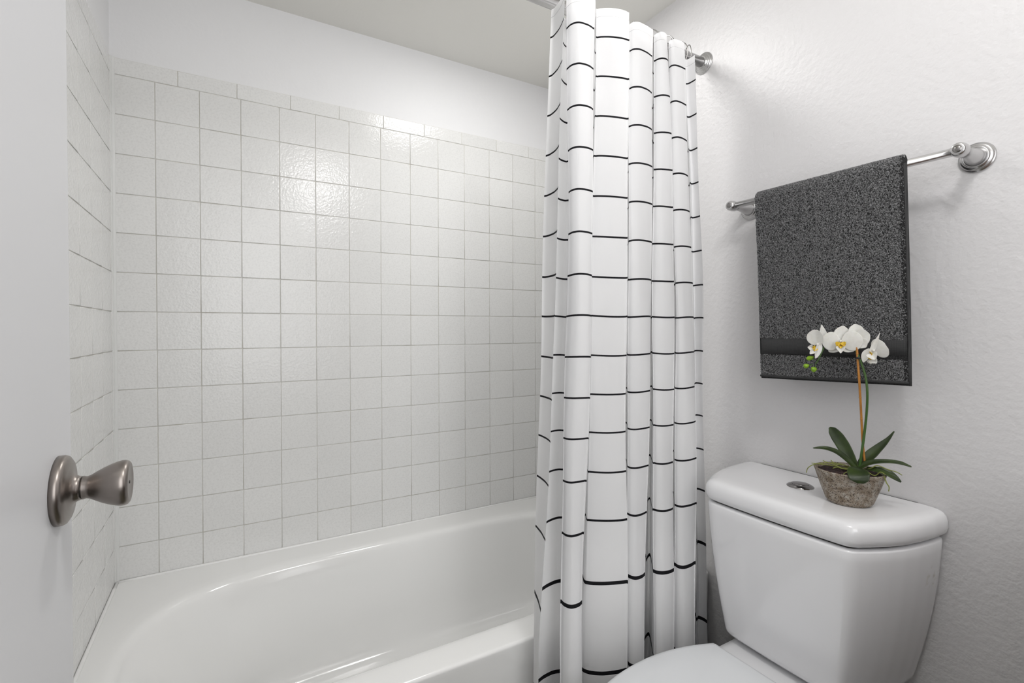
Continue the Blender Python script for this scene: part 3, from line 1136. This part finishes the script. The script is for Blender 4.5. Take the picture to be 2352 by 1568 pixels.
def flower(cx, cy, f, petals, lips, label, cyl=2.2):
    c = pp(cx, cy, f)
    fl = obj('flower', lathe(nb(), [(-.006, 0), (-.005, .0012), (0, .0022), (.004, .0026), (.0065, .0018), (.0075, 0)], 14, c, VD + Vector((0, 0, -.15))), M_petal, orch)
    tag(fl, label)
    for p in petals:
        petal(fl, *p[:5], **(p[5] if len(p) > 5 else {}))
    for p in lips:
        petal(fl, *p[:5], **dict(name='lip', cup=.7, **(p[5] if len(p) > 5 else {})))
    return fl


yl = dict(m=M_lip)
# front-facing flower
flower(1931, 782, .010, [
    ((1931, 781), (1937, 748), 27, .004, .000, dict(cup=.15)),
    ((1929, 787), (1904, 808), 21, .003, .002, dict(cup=.15)),
    ((1934, 787), (1962, 806), 23, .003, .002, dict(cup=.15)),
    ((1929, 784), (1888, 783), 36, .009, .006, dict(cup=-.10, taper=(.22, .85, 1.02, 1.0, .82, .30))),
    ((1933, 784), (1982, 781), 38, .009, .006, dict(cup=-.10, taper=(.22, .85, 1.02, 1.0, .82, .30))),
], [
    ((1926, 785), (1922, 795), 9, .013, .019, yl), ((1936, 785), (1940, 795), 9, .013, .019, yl),
    ((1931, 786), (1931, 800), 11, .012, .020, yl),
    ((1931, 795), (1931, 811), 16, .016, .020, dict(taper=(.6, 1, .9, .6, .35, .1)))], 'white orchid flower facing the room')
# flower behind, to the right
flower(1971, 775, -.004, [
    ((1969, 772), (1963, 744), 25, .000, -.003, dict(cup=.2)),
    ((1970, 776), (1998, 768), 31, .001, -.002, dict(cup=.12, taper=(.3, .9, 1.0, .95, .7, .15))),
    ((1970, 781), (1990, 797), 22, .001, .000, dict(cup=.2)),
], [], 'white orchid flower half hidden behind the front one')
# left flower turned aside
flower(1878, 790, .006, [
    ((1877, 793), (1873, 757), 33, .004, .008, dict(cup=.3, nr=VD - RD * .5, taper=(.3, .85, 1.0, 1.0, .8, .3))),
    ((1890, 782), (1887, 745), 18, -.002, -.004, dict(cup=.3, nr=VD + RD * .9, taper=(.5, .95, 1.0, .75, .4, .08))),
    ((1884, 784), (1873, 823), 13, .007, .012, dict(cup=.4, nr=VD + RD * .6)),
    ((1884, 786), (1890, 770), 14, .0, .002, dict(cup=.2)),
], [
    ((1874, 796), (1866, 801), 8, .008, .014, yl), ((1875, 799), (1870, 806), 8, .009, .015, yl),
    ((1866, 798), (1855, 797), 12, .010, .016, {}), ((1872, 802), (1860, 813), 10, .010, .017, {})], 'white orchid flower turned to the left')
# right flower turned down and to the right
flower(2006, 804, .006, [
    ((2001, 812), (2021, 764), 9.5, .008, .010, dict(cup=.5, nr=VD - RD * .35, taper=(.7, 1.0, .9, .6, .3, .06))),
    ((2004, 807), (2036, 794), 37, .003, .006, dict(cup=-.15, taper=(.25, .8, 1.0, 1.0, .85, .35))),
    ((1997, 800), (1983, 832), 15, .003, .007, dict(cup=.4, nr=VD - RD * .5)),
], [
    ((1999, 812), (2004, 812), 9, .010, .015, yl), ((1997, 819), (2001, 826), 7, .010, .014, yl),
    ((2002, 813), (2010, 826), 17, .012, .022, dict(taper=(.6, 1, 1, .9, .6, .3))),
    ((2002, 824), (2014, 834), 14, .010, .018, {}), ((1996, 826), (2001, 836), 8, .009, .014, {})], 'white orchid flower turned to the right')
obj('pedicel', tube(nb(), spline([pp(1976, 826, .003), pp(1985, 816, 0), pp(2000, 806, .002)], 5), .0012, 8), M_stem, orch)
obj('pedicel', tube(nb(), spline([pp(1893, 792, -.001), pp(1889, 790, -.001), pp(1880, 790, .003)], 5), .0011, 8), M_stem, orch)

# ------------------------------------------------------------------ ceiling lamp (above and behind the camera)
lamp = empty('ceiling_lamp', (LAMP[0], LAMP[1], ZC))
tag(lamp, 'round white ceiling lamp over the toilet side of the room', 'lamp')
obj('lamp_base', lathe(nb(), [(0, 0), (0, .09), (.020, .09), (.022, .05), (.022, 0)], 48, (LAMP[0], LAMP[1], ZC), (0, 0, -1)), M_chrome, lamp)

M_wood = mat('brown_wood', (.10, .045, .02), .4, noise=(9, (.06, .025, .012), .4, .7))
d2 = struct('added_door', box(nb(), .62, 1.30, YF, YF + .035, .01, 2.0), M_wood, bevel=.002)  # unseen door, added to give the chrome brown reflections
for z0, z1 in ((.15, .85), (1.0, 1.85)):
    obj('panel', box(nb(), .72, 1.20, YF + .034, YF + .042, z0, z1), M_wood, d2, smooth=False, bevel=.006)

# added out-of-view vanity: browns the chrome reflections, shades the lower right wall
van = empty('added_vanity', (1.12, -2.05, 0))
tag(van, 'unseen brown wooden cabinet added beside the toilet for reflections and shade', 'cabinet')
obj('body', box(nb(), .88, XR - .001, -2.50, -1.61, .08, .80), M_wood, van, smooth=False, bevel=.003)
obj('plinth', box(nb(), .94, XR - .002, -2.48, -1.63, .0, .085), M_dark, van, smooth=False)
for y0 in (-2.485, -2.075):
    dd = obj('cabinet_door', box(nb(), .862, .881, y0, y0 + .40, .11, .78), M_wood, van, smooth=False, bevel=.004)
    obj('door_panel', box(nb(), .857, .863, y0 + .06, y0 + .34, .18, .71), M_wood, dd, smooth=False, bevel=.003)
obj('worktop', box(nb(), .85, XR - .001, -2.51, -1.60, .80, .83), M_wood, van, smooth=False, bevel=.004)
